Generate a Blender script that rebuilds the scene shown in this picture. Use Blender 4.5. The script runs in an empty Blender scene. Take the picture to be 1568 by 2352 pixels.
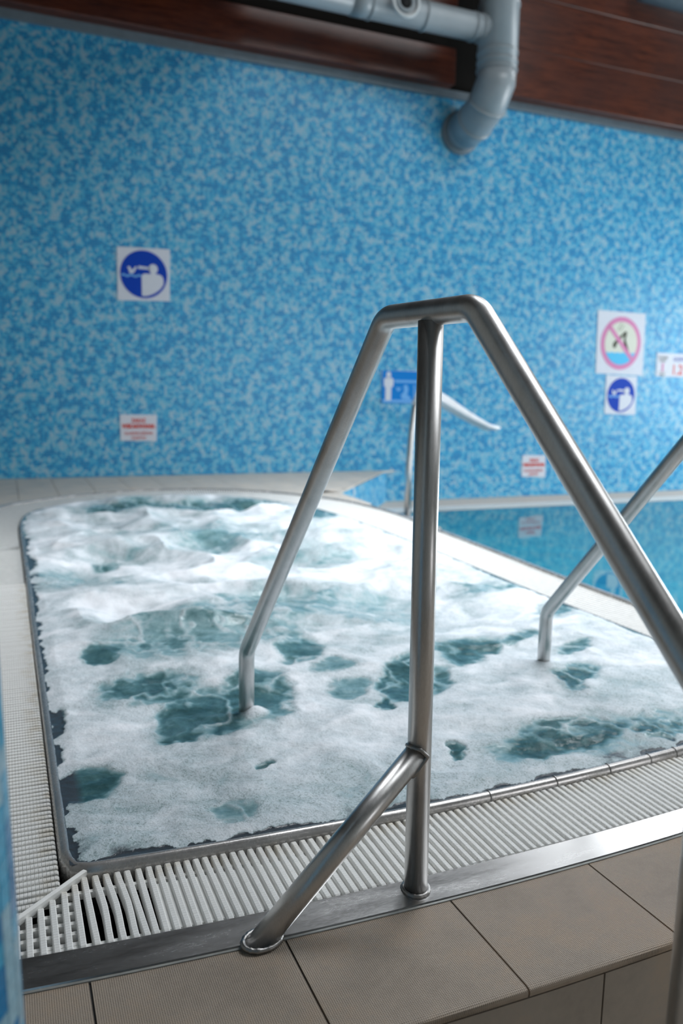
import bpy, bmesh, math, random
import numpy as np
from mathutils import Vector, Matrix

# ------------------------------------------------------------------ camera
scn = bpy.context.scene
COL = scn.collection
R = [[0.9230663453430012, 0.0401153384848885, -0.3825431762734212],
     [-0.38415803341340693, 0.1459602348765376, -0.9116568516710273],
     [0.01926466867243423, 0.9884767925717977, 0.15014161011495955]]
cd = bpy.data.cameras.new('camera'); cam = bpy.data.objects.new('camera', cd); COL.objects.link(cam)
m = Matrix([[*R[0], 0.0], [*R[1], 0.0], [*R[2], 1.0], [0, 0, 0, 1]])
cam.matrix_world = m
cd.sensor_fit = 'VERTICAL'; cd.sensor_height = 36.0; cd.sensor_width = 24.0
cd.lens = 1850.0 / 2352.0 * 36.0
cd.dof.use_dof = True; cd.dof.focus_distance = 1.62; cd.dof.aperture_fstop = 2.8
cd.clip_start = 0.05
scn.camera = cam
# ------------------------------------------------------------------ world + exposure
w = bpy.data.worlds.new('world'); scn.world = w; w.use_nodes = True
bg = w.node_tree.nodes['Background']; bg.inputs[0].default_value = (0.55, 0.70, 0.95, 1); bg.inputs[1].default_value = 0.6
vs = scn.view_settings
vs.view_transform = 'Standard'; vs.look = 'None'; vs.gamma = 1.0; vs.use_curve_mapping = False
vs.exposure = 0.0


def area(name, loc, target, sx, sy, power, col, spread=180):
    l = bpy.data.lights.new(name, 'AREA'); l.shape = 'RECTANGLE'; l.size = sx; l.size_y = sy
    l.energy = power; l.color = col; l.spread = math.radians(spread)
    o = bpy.data.objects.new(name, l); COL.objects.link(o); o.location = loc
    o.rotation_euler = (Vector(target) - Vector(loc)).to_track_quat('-Z', 'Y').to_euler()
    return o


# a band of windows on the right, windows behind the camera, and two added overhead fill lights
area('daylight_right_window', (11.7, 5.9, 1.5), (2.0, 7.0, 0.5), 4.6, 2.6, 280, (0.92, 0.97, 1.0), 150)
area('fill_spa_overhead', (4.2, 4.9, 7.6), (3.0, 4.7, 0), 3.0, 3.6, 138, (0.94, 0.97, 1.0), 66)  # added overhead fill brightening the spa, narrow cone to spare the wall
area('fill_middle_overhead', (6.4, 2.0, 7.6), (5.8, 3.6, 0), 5.0, 4.0, 345, (0.95, 0.98, 1.0))  # added fill for the tiles and near side, not a known opening
area('daylight_clerestory', (9.3, 9.0, 7.2), (7.0, 2.0, 0.5), 5.0, 1.5, 190, (0.94, 0.97, 1.0))
area('daylight_rear_window', (7.4, -4.6, 1.5), (5.4, 3, -0.8), 4.0, 2.2, 75, (0.98, 0.98, 1.0), 70)

# ------------------------------------------------------------------ material helpers


class NT:
    def __init__(s, name):
        s.m = bpy.data.materials.new(name); s.m.use_nodes = True
        s.t = s.m.node_tree; s.b = s.t.nodes['Principled BSDF']

    def n(s, typ, **kw):
        nd = s.t.nodes.new(typ)
        for k, v in kw.items():
            if k.startswith('i_'):
                key = k[2:]
                nd.inputs[int(key) if key.isdigit() else key].default_value = v
            else: setattr(nd, k, v)
        return nd

    def l(s, a, b): s.t.links.new(a, b)

    def math(s, op, a, b=None, c=None, clamp=False):
        nd = s.n('ShaderNodeMath', operation=op); nd.use_clamp = clamp
        for i, v in enumerate((a, b, c)):
            if v is None: continue
            if isinstance(v, (int, float)): nd.inputs[i].default_value = v
            else: s.l(v, nd.inputs[i])
        return nd.outputs[0]

    def ramp(s, fac, stops, interp='LINEAR'):
        nd = s.n('ShaderNodeValToRGB'); cr = nd.color_ramp; cr.interpolation = interp
        while len(cr.elements) < len(stops): cr.elements.new(0.5)
        for e, (p, c) in zip(cr.elements, stops): e.position = p; e.color = (*c, 1)
        s.l(fac, nd.inputs[0]); return nd.outputs[0]

    def noise(s, scale, detail=3, rough=0.55, vec=None, out=0):
        nd = s.n('ShaderNodeTexNoise'); nd.inputs['Scale'].default_value = scale
        nd.inputs['Detail'].default_value = detail; nd.inputs['Roughness'].default_value = rough
        if vec is not None: s.l(vec, nd.inputs['Vector'])
        return nd.outputs[out]

    def mix(s, fac, a, b):
        nd = s.n('ShaderNodeMix', data_type='RGBA')
        for i, v in ((0, fac), (6, a), (7, b)):
            if isinstance(v, (int, float)): nd.inputs[i].default_value = v
            elif isinstance(v, tuple): nd.inputs[i].default_value = (*v, 1)
            else: s.l(v, nd.inputs[i])
        return nd.outputs[2]

    def mapr(s, v, a, b, c, d):
        nd = s.n('ShaderNodeMapRange'); s.l(v, nd.inputs[0])
        for i, q in enumerate((a, b, c, d)): nd.inputs[i + 1].default_value = q
        return nd.outputs[0]

    def obj(s, sc=(1, 1, 1), kind='Object'):
        tc = s.n('ShaderNodeTexCoord'); mp = s.n('ShaderNodeMapping'); mp.inputs['Scale'].default_value = sc
        s.l(tc.outputs[kind], mp.inputs[0]); return mp.outputs[0]

    def bump(s, h, strength, dist=0.001):
        nd = s.n('ShaderNodeBump'); nd.inputs['Strength'].default_value = strength
        nd.inputs['Distance'].default_value = dist
        s.l(h, nd.inputs['Height']); s.l(nd.outputs[0], s.b.inputs['Normal']); return nd

    def set(s, **kw):
        for k, v in kw.items():
            k = k.replace('_', ' ')
            if isinstance(v, (int, float)): s.b.inputs[k].default_value = v
            elif isinstance(v, tuple): s.b.inputs[k].default_value = (*v, 1)
            else: s.l(v, s.b.inputs[k])


def plain(name, col, rough=0.5, metal=0.0, var=0.08, scale=12):
    a = NT(name); nz = a.noise(scale, 3, vec=a.obj())
    c2 = tuple(min(1, c * (1 + var)) for c in col); c1 = tuple(c * (1 - var) for c in col)
    a.set(Base_Color=a.ramp(nz, [(0.3, c1), (0.7, c2)]), Roughness=rough, Metallic=metal)
    return a.m


def steel(name, base=(0.60, 0.595, 0.59), r0=0.28, r1=0.42, stretch=(1, 1, 1), bs=0.25):
    a = NT(name); v = a.obj(stretch)
    n1 = a.noise(9, 4, vec=v); n2 = a.noise(160, 3, vec=v); n3 = a.noise(700, 2, vec=a.obj())
    mixn = a.math('MULTIPLY_ADD', n2, 0.4, a.math('MULTIPLY', n1, 0.6))
    c = a.ramp(mixn, [(0.25, tuple(x * 0.80 for x in base)), (0.5, base), (0.75, tuple(min(1, x * 1.15) for x in base))])
    a.set(Base_Color=c, Metallic=1.0, Roughness=a.mapr(mixn, 0.3, 0.7, r0, r1))
    if bs > 0.1: a.bump(a.math('MULTIPLY_ADD', n3, 0.5, n2), bs, 0.0003)
    return a.m


def mosaic(name, axes=('X', 'Z'), tile=0.025, scale=9.6, uv=False):
    a = NT(name)
    tc = a.n('ShaderNodeTexCoord'); src = tc.outputs['UV' if uv else 'Object']
    sc = a.n('ShaderNodeVectorMath', operation='SCALE'); sc.inputs[3].default_value = 1.0 / tile; a.l(src, sc.inputs[0])
    fl = a.n('ShaderNodeVectorMath', operation='FLOOR'); a.l(sc.outputs[0], fl.inputs[0])
    fr = a.n('ShaderNodeVectorMath', operation='FRACTION'); a.l(sc.outputs[0], fr.inputs[0])
    ba = a.n('ShaderNodeVectorMath', operation='SCALE'); ba.inputs[3].default_value = tile; a.l(fl.outputs[0], ba.inputs[0])
    n1 = a.noise(scale, 3.0, 0.75, vec=ba.outputs[0])
    wn = a.n('ShaderNodeTexWhiteNoise'); a.l(fl.outputs[0], wn.inputs[0])
    n1 = a.math('ADD', n1, a.math('MULTIPLY', a.math('SUBTRACT', wn.outputs[0], 0.5), 0.14))
    col = a.ramp(n1, [(0.0, (0.001, 0.23, 0.52)), (0.44, (0.004, 0.31, 0.62)), (0.485, (0.05, 0.40, 0.66)),
                      (0.53, (0.15, 0.48, 0.68)), (0.58, (0.29, 0.51, 0.66))], 'CONSTANT')
    sp = a.n('ShaderNodeSeparateXYZ'); a.l(fr.outputs[0], sp.inputs[0])
    e = None
    for ax in axes:
        d = a.math('ABSOLUTE', a.math('SUBTRACT', sp.outputs[ax], 0.5))
        e = d if e is None else a.math('MAXIMUM', e, d)
    g = a.math('GREATER_THAN', e, 0.455)
    a.set(Base_Color=a.mix(g, col, (0.22, 0.38, 0.46)), Roughness=a.mapr(g, 0, 1, 0.38, 0.8))
    a.b.inputs['Specular IOR Level'].default_value = 0.25
    a.bump(a.math('SUBTRACT', 1.0, g), 0.4, 0.001)
    return a.m


M = {}
M['steel'] = steel('brushed_steel', stretch=(3, 3, 0.6))
M['curb'] = steel('curb_steel', (0.50, 0.50, 0.50), 0.18, 0.30, (0.5, 3, 1), 0.05)
M['lip'] = steel('wet_steel', (0.46, 0.45, 0.44), 0.18, 0.34, (1, 1, 1), 0.35)
M['lip'].node_tree.nodes['Principled BSDF'].inputs['Metallic'].default_value = 0.6
M['weld'] = steel('weld_steel', (0.34, 0.335, 0.33), 0.3, 0.5, (2, 2, 2), 0.9)
M['wall'] = mosaic('blue_mosaic')
M['wall_x'] = mosaic('blue_mosaic_side', ('Y', 'Z'))
for nm, c in (('tile_deep', (0.005, 0.20, 0.45)), ('tile_mid', (0.04, 0.36, 0.60)), ('tile_pale', (0.27, 0.48, 0.60)), ('grout', (0.42, 0.50, 0.54))):
    M[nm] = plain(nm, c, 0.2 if nm != 'grout' else 0.8, 0, 0.1, 60)
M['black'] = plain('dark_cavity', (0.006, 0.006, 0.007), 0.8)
M['void'] = plain('shade_black', (0.004, 0.003, 0.002), 1.0)  # near-black colour standing in for shade behind and between the beams
M['grey_trim'] = plain('grey_trim', (0.16, 0.21, 0.25), 0.5)
M['ceiling'] = plain('ceiling_board', (0.10, 0.09, 0.085), 0.8)
M['plaster'] = plain('plaster', (0.52, 0.50, 0.46), 0.8)
M['pvc'] = plain('grey_pvc', (0.30, 0.345, 0.375), 0.32, 0, 0.06, 5)
M['pvc_white'] = plain('white_seal', (0.62, 0.66, 0.68), 0.4)
M['sign_white'] = plain('sign_white', (0.62, 0.66, 0.74), 0.6, 0, 0.02)
M['sign_blue'] = plain('sign_blue', (0.003, 0.05, 0.42), 0.6, 0, 0.02)
M['sign_sky'] = plain('sign_sky_blue', (0.003, 0.20, 0.62), 0.6, 0, 0.02)
M['sign_line'] = plain('sign_pale_line', (0.16, 0.42, 0.80), 0.35, 0, 0.02)
M['sign_pink'] = plain('sign_faded_pink', (0.58, 0.20, 0.40), 0.4, 0, 0.03)
M['sign_cream'] = plain('sign_cream', (0.60, 0.63, 0.55), 0.4, 0, 0.02)
M['sign_cyan'] = plain('sign_cyan', (0.06, 0.46, 0.76), 0.4, 0, 0.02)
M['sign_black'] = plain('sign_dark_olive', (0.035, 0.04, 0.02), 0.4, 0, 0.02)
M['sign_grey'] = plain('sign_grey', (0.33, 0.37, 0.30), 0.4, 0, 0.02)
M['sign_red'] = plain('sign_red', (0.60, 0.06, 0.04), 0.4, 0, 0.03)
M['sign_navy'] = plain('sign_navy', (0.06, 0.10, 0.42), 0.4, 0, 0.02)
M['nozzle'] = plain('pale_steel', (0.84, 0.86, 0.90), 0.3, 0.2, 0.05)
M['joint'] = plain('dark_joint', (0.035, 0.035, 0.035), 0.8, 0, 0.3, 40)
M['grout_tan'] = plain('tan_grout', (0.26, 0.235, 0.20), 0.8)
for k_ in list(M):
    if k_.startswith('sign_'): M[k_].node_tree.nodes['Principled BSDF'].inputs['Specular IOR Level'].default_value = 0.12
M['silicone'] = plain('silicone', (0.27, 0.27, 0.25), 0.4, 0, 0.2, 30)


def wood():
    a = NT('varnished_wood'); v = a.obj((0.35, 4, 5))
    n1 = a.noise(4, 6, 0.65, vec=v); n2 = a.noise(1.3, 2, vec=a.obj())
    n3 = a.noise(26, 3, 0.6, vec=a.obj((0.25, 4, 4)))
    t = a.math('ADD', a.math('MULTIPLY', n1, 0.6), a.math('MULTIPLY', n3, 0.4))
    c = a.ramp(t, [(0.36, (0.012, 0.002, 0.001)), (0.47, (0.075, 0.014, 0.005)), (0.56, (0.14, 0.032, 0.012)), (0.68, (0.04, 0.010, 0.006))])
    a.set(Base_Color=a.mix(a.mapr(n2, 0.35, 0.65, 0, 0.6), c, (0.06, 0.022, 0.018)), Roughness=0.34)
    a.bump(n1, 0.3, 0.004); return a.m


def tile_mat(name, base, dots=True):
    a = NT(name); v = a.obj()
    n1 = a.noise(5, 4, 0.6, vec=v); n2 = a.noise(60, 3, vec=v)
    t = a.math('ADD', a.math('MULTIPLY', n1, 0.75), a.math('MULTIPLY', n2, 0.25))
    c = a.ramp(t, [(0.35, tuple(x * 0.86 for x in base)), (0.5, base), (0.62, (base[0] * 1.10, base[1] * 1.04, base[2] * 0.98))])
    if dots:
        sp = a.n('ShaderNodeSeparateXYZ'); a.l(v, sp.inputs[0])
        k = 2 * math.pi / 0.0075
        s1 = a.math('SINE', a.math('MULTIPLY', a.math('ADD', sp.outputs[0], sp.outputs[1]), k))
        s2 = a.math('SINE', a.math('MULTIPLY', a.math('SUBTRACT', sp.outputs[0], sp.outputs[1]), k))
        h = a.math('MAXIMUM', a.math('MULTIPLY', s1, s2), 0.0)
        c = a.mix(a.math('MULTIPLY', h, 0.42), c, tuple(x * 0.55 for x in base))
        a.bump(h, 0.9, 0.002)
    else: a.bump(n2, 0.1, 0.001)
    a.set(Base_Color=c, Roughness=0.55); return a.m


def plastic():
    a = NT('white_plastic'); v = a.obj()
    sp = a.n('ShaderNodeSeparateXYZ'); a.l(v, sp.inputs[0])
    geo = a.n('ShaderNodeNewGeometry')
    n1 = a.noise(18, 3, 0.6, vec=geo.outputs['Position']); n2 = a.noise(90, 3, vec=geo.outputs['Position'])
    # local X runs along the slat: lime stains sit on the end by the water (positive x)
    st = a.mapr(sp.outputs[0], 0.055, 0.115, 0, 1)
    st = a.math('MULTIPLY', st, a.mapr(n1, 0.45, 0.65, 0.05, 0.55), clamp=True)
    c = a.mix(st, (0.92, 0.92, 0.90), (0.56, 0.45, 0.27))
    c = a.mix(a.mapr(n2, 0.55, 0.75, 0, 0.12), c, (0.5, 0.47, 0.40))
    k = 2 * math.pi / 0.0075
    h = a.math('SINE', a.math('MULTIPLY', sp.outputs[0], k))
    a.set(Base_Color=c, Roughness=0.42)
    a.b.inputs['Subsurface Weight'].default_value = 0.0
    a.bump(a.mapr(h, -0.2, 0.3, 0, 1), 0.8, 0.002); return a.m


M['wood'] = wood()
M['tile'] = tile_mat('beige_tile', (0.42, 0.345, 0.275))
M['tile_plain'] = tile_mat('beige_tile_plain', (0.43, 0.38, 0.325), False)
M['tile_pink'] = tile_mat('pinkish_tile', (0.66, 0.56, 0.48), False)
M['tile_ledge'] = tile_mat('brightened_beige_tile', (0.62, 0.57, 0.51), False)  # beige lightened in the colour to make up for weak light on the ledge
M['plastic'] = plastic()
M['plastic_plain'] = plain('ivory_plastic', (0.90, 0.90, 0.88), 0.45, 0, 0.06, 30)


def spa_water_mat():
    a = NT('foaming_water')
    at = a.n('ShaderNodeAttribute'); at.attribute_name = 'foam'
    ed = a.n('ShaderNodeAttribute'); ed.attribute_name = 'edge'
    v = a.obj(); F = at.outputs['Fac']
    wn_ = a.noise(7, 3, 0.5, vec=v, out=1)
    wv_ = a.n('ShaderNodeVectorMath', operation='SUBTRACT'); a.l(wn_, wv_.inputs[0]); wv_.inputs[1].default_value = (0.5, 0.5, 0.5)
    ws_ = a.n('ShaderNodeVectorMath', operation='SCALE'); a.l(wv_.outputs[0], ws_.inputs[0]); ws_.inputs[3].default_value = 0.16
    wa_ = a.n('ShaderNodeVectorMath', operation='ADD'); a.l(v, wa_.inputs[0]); a.l(ws_.outputs[0], wa_.inputs[1]); vw = wa_.outputs[0]
    nA = a.noise(13, 7, 0.66, vec=vw); nB = a.noise(110, 4, 0.65, vec=vw)
    d = a.math('ADD', F, a.math('MULTIPLY', a.math('SUBTRACT', nA, 0.5), 0.85))
    d = a.math('ADD', d, a.math('MULTIPLY', a.math('SUBTRACT', nB, 0.5), 0.16))
    vo = a.n('ShaderNodeTexVoronoi'); vo.inputs['Scale'].default_value = 230; a.l(v, vo.inputs['Vector'])
    vb = a.n('ShaderNodeTexVoronoi'); vb.inputs['Scale'].default_value = 95; a.l(v, vb.inputs['Vector'])
    speck = a.math('MULTIPLY', a.mapr(vo.outputs['Distance'], 0.30, 0.70, 0, 1), a.mapr(nB, 0.44, 0.60, 0.0, 1))
    foamfac = a.mapr(d, 0.36, 0.54, 0, 1)
    thick = a.mapr(d, 0.50, 1.22, 0, 1)
    sheer = a.math('MULTIPLY', a.math('SUBTRACT', 1.0, a.mapr(d, 0.6, 1.05, 0, 1), clamp=True), speck)
    water = a.ramp(a.mapr(d, -0.15, 0.42, 0, 1), [(0.0, (0.035, 0.092, 0.102)), (0.40, (0.085, 0.185, 0.20)), (0.75, (0.21, 0.35, 0.38)), (1.0, (0.34, 0.48, 0.52))])
    foam = a.ramp(thick, [(0.0, (0.42, 0.52, 0.56)), (0.35, (0.62, 0.69, 0.74)), (0.8, (0.83, 0.87, 0.92)), (1.0, (0.87, 0.90, 0.95))])
    foam = a.mix(a.math('MULTIPLY', sheer, 0.75), foam, (0.14, 0.22, 0.22))
    # the steel flange shows through shallow water beside the lip
    shal = a.mapr(ed.outputs['Fac'], 0.0, 1.0, 0, 1)
    water = a.mix(shal, water, (0.055, 0.068, 0.082))
    a.set(Base_Color=a.mix(foamfac, water, foam), Roughness=a.mapr(foamfac, 0, 1, 0.04, 0.55), IOR=1.333)
    a.b.inputs['Specular IOR Level'].default_value = 0.5
    bub = a.math('MULTIPLY', a.math('SUBTRACT', 1.0, vb.outputs['Distance']), foamfac)
    bub2 = a.math('MULTIPLY', a.math('SUBTRACT', 1.0, vo.outputs['Distance']), foamfac)
    wv = a.noise(45, 3, 0.5, vec=v)
    h = a.math('ADD', a.math('MULTIPLY', bub, 0.22), a.math('ADD', a.math('MULTIPLY', bub2, 0.16), a.math('MULTIPLY', nA, 0.9)))
    h = a.math('ADD', h, a.math('MULTIPLY', wv, 0.5))
    a.bump(h, 0.6, 0.006); return a.m


def pool_water_mat():
    a = NT('calm_pool_water'); v = a.obj((1, 1, 1))
    n = a.noise(3.0, 2, 0.5, vec=v)
    a.set(Base_Color=a.ramp(n, [(0.3, (0.006, 0.12, 0.175)), (0.7, (0.010, 0.17, 0.23))]), Roughness=0.03, IOR=1.333)
    a.bump(a.noise(5, 2, 0.4, vec=v), 0.12, 0.006); return a.m


M['spa'] = spa_water_mat(); M['pool'] = pool_water_mat()

# ------------------------------------------------------------------ object helpers


def link(name, me, mat=None, parent=None, loc=None):
    o = bpy.data.objects.new(name, me); COL.objects.link(o)
    if mat is not None and me is not None and len(me.materials) == 0: me.materials.append(mat)
    if parent is not None: o.parent = parent
    if loc is not None: o.location = loc
    return o


def bm_obj(name, bm, mat=None, parent=None, loc=None, smooth=False):
    me = bpy.data.meshes.new(name); bm.normal_update(); bm.to_mesh(me); bm.free()
    if smooth:
        for p in me.polygons: p.use_smooth = True
    return link(name, me, mat, parent, loc)


def empty(name, loc=(0, 0, 0), rz=0):
    o = bpy.data.objects.new(name, None); COL.objects.link(o); o.location = loc; o.rotation_euler = (0, 0, rz)
    o.empty_display_size = 0.1; return o


def tag(o, label=None, cat=None, group=None, kind=None):
    if label: o['label'] = label
    if cat: o['category'] = cat
    if group: o['group'] = group
    if kind: o['kind'] = kind
    return o


def box(bm, x0, x1, y0, y1, z0, z1, bev=0.0):
    g = bmesh.ops.create_cube(bm, size=1.0)
    for v in g['verts']:
        v.co = Vector(((x0 + x1) / 2 + v.co.x * (x1 - x0), (y0 + y1) / 2 + v.co.y * (y1 - y0), (z0 + z1) / 2 + v.co.z * (z1 - z0)))
    if bev > 0:
        es = {e for v in g['verts'] for e in v.link_edges}
        bmesh.ops.bevel(bm, geom=list(es), offset=bev, segments=1, affect='EDGES')


def box_obj(name, x0, x1, y0, y1, z0, z1, mat, parent=None, bev=0.0):
    bm = bmesh.new(); box(bm, x0, x1, y0, y1, z0, z1, bev); return bm_obj(name, bm, mat, parent)


def fillet(pts, r, n=8):
    pts = [Vector(p) for p in pts]; out = [pts[0]]
    for i in range(1, len(pts) - 1):
        p = pts[i]; a = (pts[i - 1] - p); b = (pts[i + 1] - p); la, lb = a.length, b.length; a.normalize(); b.normalize()
        ang = a.angle(b); rr = r[i - 1] if isinstance(r, (list, tuple)) else r
        t = min(rr / math.tan(ang / 2), la * 0.48, lb * 0.48); rr = t * math.tan(ang / 2)
        c = p + (a + b).normalized() * (rr / math.sin(ang / 2))
        s = p + a * t; e = p + b * t
        vs_, ve = s - c, e - c; th = vs_.angle(ve); ax = vs_.cross(ve).normalized()
        for k in range(n + 1): out.append(c + Matrix.Rotation(th * k / n, 3, ax) @ vs_)
    out.append(pts[-1]); return out


def sweep(path, prof, closed=False, cap=True, scales=None, up=None):
    """sweep a 2D profile (list of (a,b)) along path"""
    bm = bmesh.new(); path = [Vector(p) for p in path]; n = len(path); rings = []
    prev = None
    for i in range(n):
        if closed: t = (path[(i + 1) % n] - path[i - 1])
        else: t = path[min(i + 1, n - 1)] - path[max(i - 1, 0)]
        t.normalize()
        if up is not None: b = Vector(up); a = t.cross(b).normalized(); b = a.cross(t).normalized()
        else:
            if prev is None:
                prev = t.orthogonal().normalized()
            a = (prev - t * prev.dot(t)).normalized(); prev = a; b = t.cross(a)
        s = scales[i] if scales else (1, 1)
        rings.append([bm.verts.new(path[i] + a * (u * s[0]) + b * (v * s[1])) for u, v in prof])
    m_ = len(prof)
    for i in range(n if closed else n - 1):
        r0, r1 = rings[i], rings[(i + 1) % n]
        for j in range(m_): bm.faces.new((r0[j], r0[(j + 1) % m_], r1[(j + 1) % m_], r1[j]))
    if cap and not closed:
        bm.faces.new(rings[0][::-1]); bm.faces.new(rings[-1])
    bmesh.ops.recalc_face_normals(bm, faces=bm.faces)
    return bm


def circ(r, n=24): return [(r * math.cos(2 * math.pi * k / n), r * math.sin(2 * math.pi * k / n)) for k in range(n)]


def tube(name, path, r, mat, parent=None, n=28, cap=True, loc=None, closed=False):
    return bm_obj(name, sweep(path, circ(r, n), cap=cap, closed=closed), mat, parent, loc, smooth=True)


def bead(name, path, r, mat, parent, closed=True, jit=0.25, seed=1):
    rnd = random.Random(seed); sc = [(1 + rnd.uniform(-jit, jit),) * 2 for _ in path]
    return bm_obj(name, sweep(path, circ(r, 8), closed=closed, scales=sc), mat, parent, smooth=True)


def poly(bm, pts, z0, z1):
    """prism from plan polygon"""
    lo = [bm.verts.new((p[0], p[1], z0)) for p in pts]; hi = [bm.verts.new((p[0], p[1], z1)) for p in pts]
    n = len(pts); bm.faces.new(hi); bm.faces.new(lo[::-1])
    for i in range(n): bm.faces.new((lo[i], lo[(i + 1) % n], hi[(i + 1) % n], hi[i]))
    bmesh.ops.recalc_face_normals(bm, faces=bm.faces)


# ------------------------------------------------------------------ plan curves (metres, z = 0 on the raised rim)
def crv(x, base, k=0.05, x0=0.85): return base + k * (x - x0) ** 2
def y_tile_out(x): return crv(x, 1.010)
def y_tile_in(x): return crv(x, 1.282)
def y_curb_in(x): return crv(x, 1.357)
def y_slat_end(x): return crv(x, 1.578, 0.05, 0.95)
def y_crest(x): return crv(x, 1.600, 0.05, 0.95)


BACK = [(0.09, 5.2), (0.088, 5.8), (0.10, 6.25), (0.16, 6.62), (0.336, 6.92), (0.64, 7.17), (1.0, 7.31), (1.40, 7.34), (1.80, 7.20), (2.12, 6.92), (2.33, 6.50), (2.43, 6.0), (2.465, 5.4), (2.47, 4.7), (2.455, 3.9), (2.44, 3.2), (2.44, 2.5), (2.44, 1.74)]
OUT = [(-0.16, 5.2), (-0.16, 6.1), (-0.13, 6.75), (-0.02, 7.12), (0.294, 7.43), (0.85, 7.78), (1.45, 7.88), (1.95, 7.78), (2.33, 7.50), (2.62, 7.12), (2.83, 6.70), (2.93, 6.2), (2.95, 5.7), (2.90, 5.07), (2.86, 4.3), (2.82, 3.7), (2.79, 3.1), (2.78, 2.5), (2.78, 1.74)]


def catmull(P, n):
    P = [np.array(p, float) for p in P]; P = [2 * P[0] - P[1]] + P + [2 * P[-1] - P[-2]]; o = []
    for i in range(1, len(P) - 2):
        for k in range(n):
            t = k / n; a, b, c, d = P[i - 1:i + 3]
            o.append(0.5 * (2 * b + (c - a) * t + (2 * a - 5 * b + 4 * c - d) * t * t + (3 * b - a - 3 * c + d) * t ** 3))
    o.append(P[-2]); return np.array(o)


def resample(C_, n=None, step=None):
    s = np.r_[0, np.cumsum(np.linalg.norm(np.diff(C_, axis=0), axis=1))]
    if n is None: n = int(s[-1] / step) + 1
    t = np.linspace(0, s[-1], n); return np.c_[np.interp(t, s, C_[:, 0]), np.interp(t, s, C_[:, 1])]


back = catmull(BACK, 8); outc = catmull(OUT, 8)
front = [(x, y_crest(x)) for x in np.linspace(2.40, 0.125, 40)]
crest = [(0.09, 1.70), (0.09, 2.5), (0.09, 3.5), (0.09, 4.5)] + [tuple(p) for p in back[:-1]] + [(2.44, 1.80), (2.43, 1.735)] + front + [(0.098, 1.648)]

# ------------------------------------------------------------------ the room
ZL = -0.40                                   # lower walkway
tag(box_obj('floor', -5, 12, -5, 9.18, -0.62, -0.50, M['tile_plain']), kind='structure')
tag(box_obj('wall_back', -5, 12, 9.18, 9.38, -0.62, 4.53, M['wall']), kind='structure')
tag(box_obj('wall_back_upper', -5, 12, 9.20, 9.38, 4.531, 8.0, M['void']), kind='structure')
tag(box_obj('trim_1', -5, 12, 9.14, 9.199, 4.532, 4.62, M['grey_trim']), kind='structure')
tag(box_obj('wall_left', -5.2, -5, -5, 9.38, -0.62, 8.0, M['plaster']), kind='structure')
tag(box_obj('wall_front', -5, 12, -5.2, -5, -0.62, 8.0, M['plaster']), kind='structure')
tag(box_obj('wall_right', 12, 12.2, -5.2, 9.38, -0.62, 8.0, M['plaster']), kind='structure')
tag(box_obj('ceiling', -5.2, 12.2, -5.2, 9.38, 8.0, 8.1, M['ceiling']), kind='structure')
tag(box_obj('unseen_shade_block', -5, 2.7, 5.7, 8.4, 4.86, 8.0, M['ceiling']), kind='structure')  # out of view, added to shade the upper left of the wall
tag(box_obj('unseen_shade_bar', -5, 2.3, 6.4, 7.0, 4.36, 4.859, M['ceiling']), kind='structure')  # second unseen blocker, hung lower to deepen the shade at upper left

# wooden beams above the mosaic
b = empty('wooden_beam', (2.0, 8.98, 4.62)); tag(b, 'dark varnished wooden beam left of the bent grey duct, in deep shade', 'beam')
bm = bmesh.new(); box(bm, -6.9, 3.13, 0.0, 0.21, 0.0, 0.40, 0.008); bm_obj('lower_board', bm, M['wood'], b)
bm = bmesh.new(); box(bm, -6.9, 3.13, 0.0, 0.21, 0.70, 1.60, 0.008); bm_obj('upper_board', bm, M['wood'], b)
bm = bmesh.new(); box(bm, -6.9, 3.10, 0.17, 0.2, 0.40, 0.70); bm_obj('recess_shade', bm, M['void'], b)  # dark sheet that paints the shadow in the gap between the boards
b = empty('wooden_beam', (5.93, 8.98, 4.62)); tag(b, 'reddish varnished wooden beam right of the bent grey duct, catching light', 'beam')
bm = bmesh.new(); box(bm, 0, 6.05, 0, 0.21, 0, 0.56, 0.008); bm_obj('board', bm, M['wood'], b)
bm = bmesh.new(); box(bm, 0, 6.05, 0.004, 0.21, 0.563, 1.16, 0.008); bm_obj('board', bm, M['wood'], b)
bm = bmesh.new(); box(bm, 0, 6.05, 0.0, 0.21, 1.163, 1.85, 0.008); bm_obj('board', bm, M['wood'], b)
# dark conduit high on the right beam
p = empty('ceiling_conduit', (7.6, 8.7, 6.02)); tag(p, 'dark blue-grey conduit high on the right beam, at the top right corner', 'pipe')
tube('pipe', [(0, 0, 0), (4.2, 0, 0)], 0.13, M['grey_trim'], p)
for x in (0.9, 2.4): tube('bracket', [(x, 0, 0), (x + 0.05, 0, 0)], 0.145, M['pvc'], p)

# ------------------------------------------------------------------ grey duct with bend into the wall
DX, DY = 5.30, 8.40
d = empty('ventilation_duct', (5.30, 9.18, 4.15)); tag(d, 'grey plastic duct bending down and back into the blue mosaic wall', 'duct')
RP = 0.225


def P3(x, y, z): return Vector((x - 5.30, y - 9.18, z - 4.15))


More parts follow.
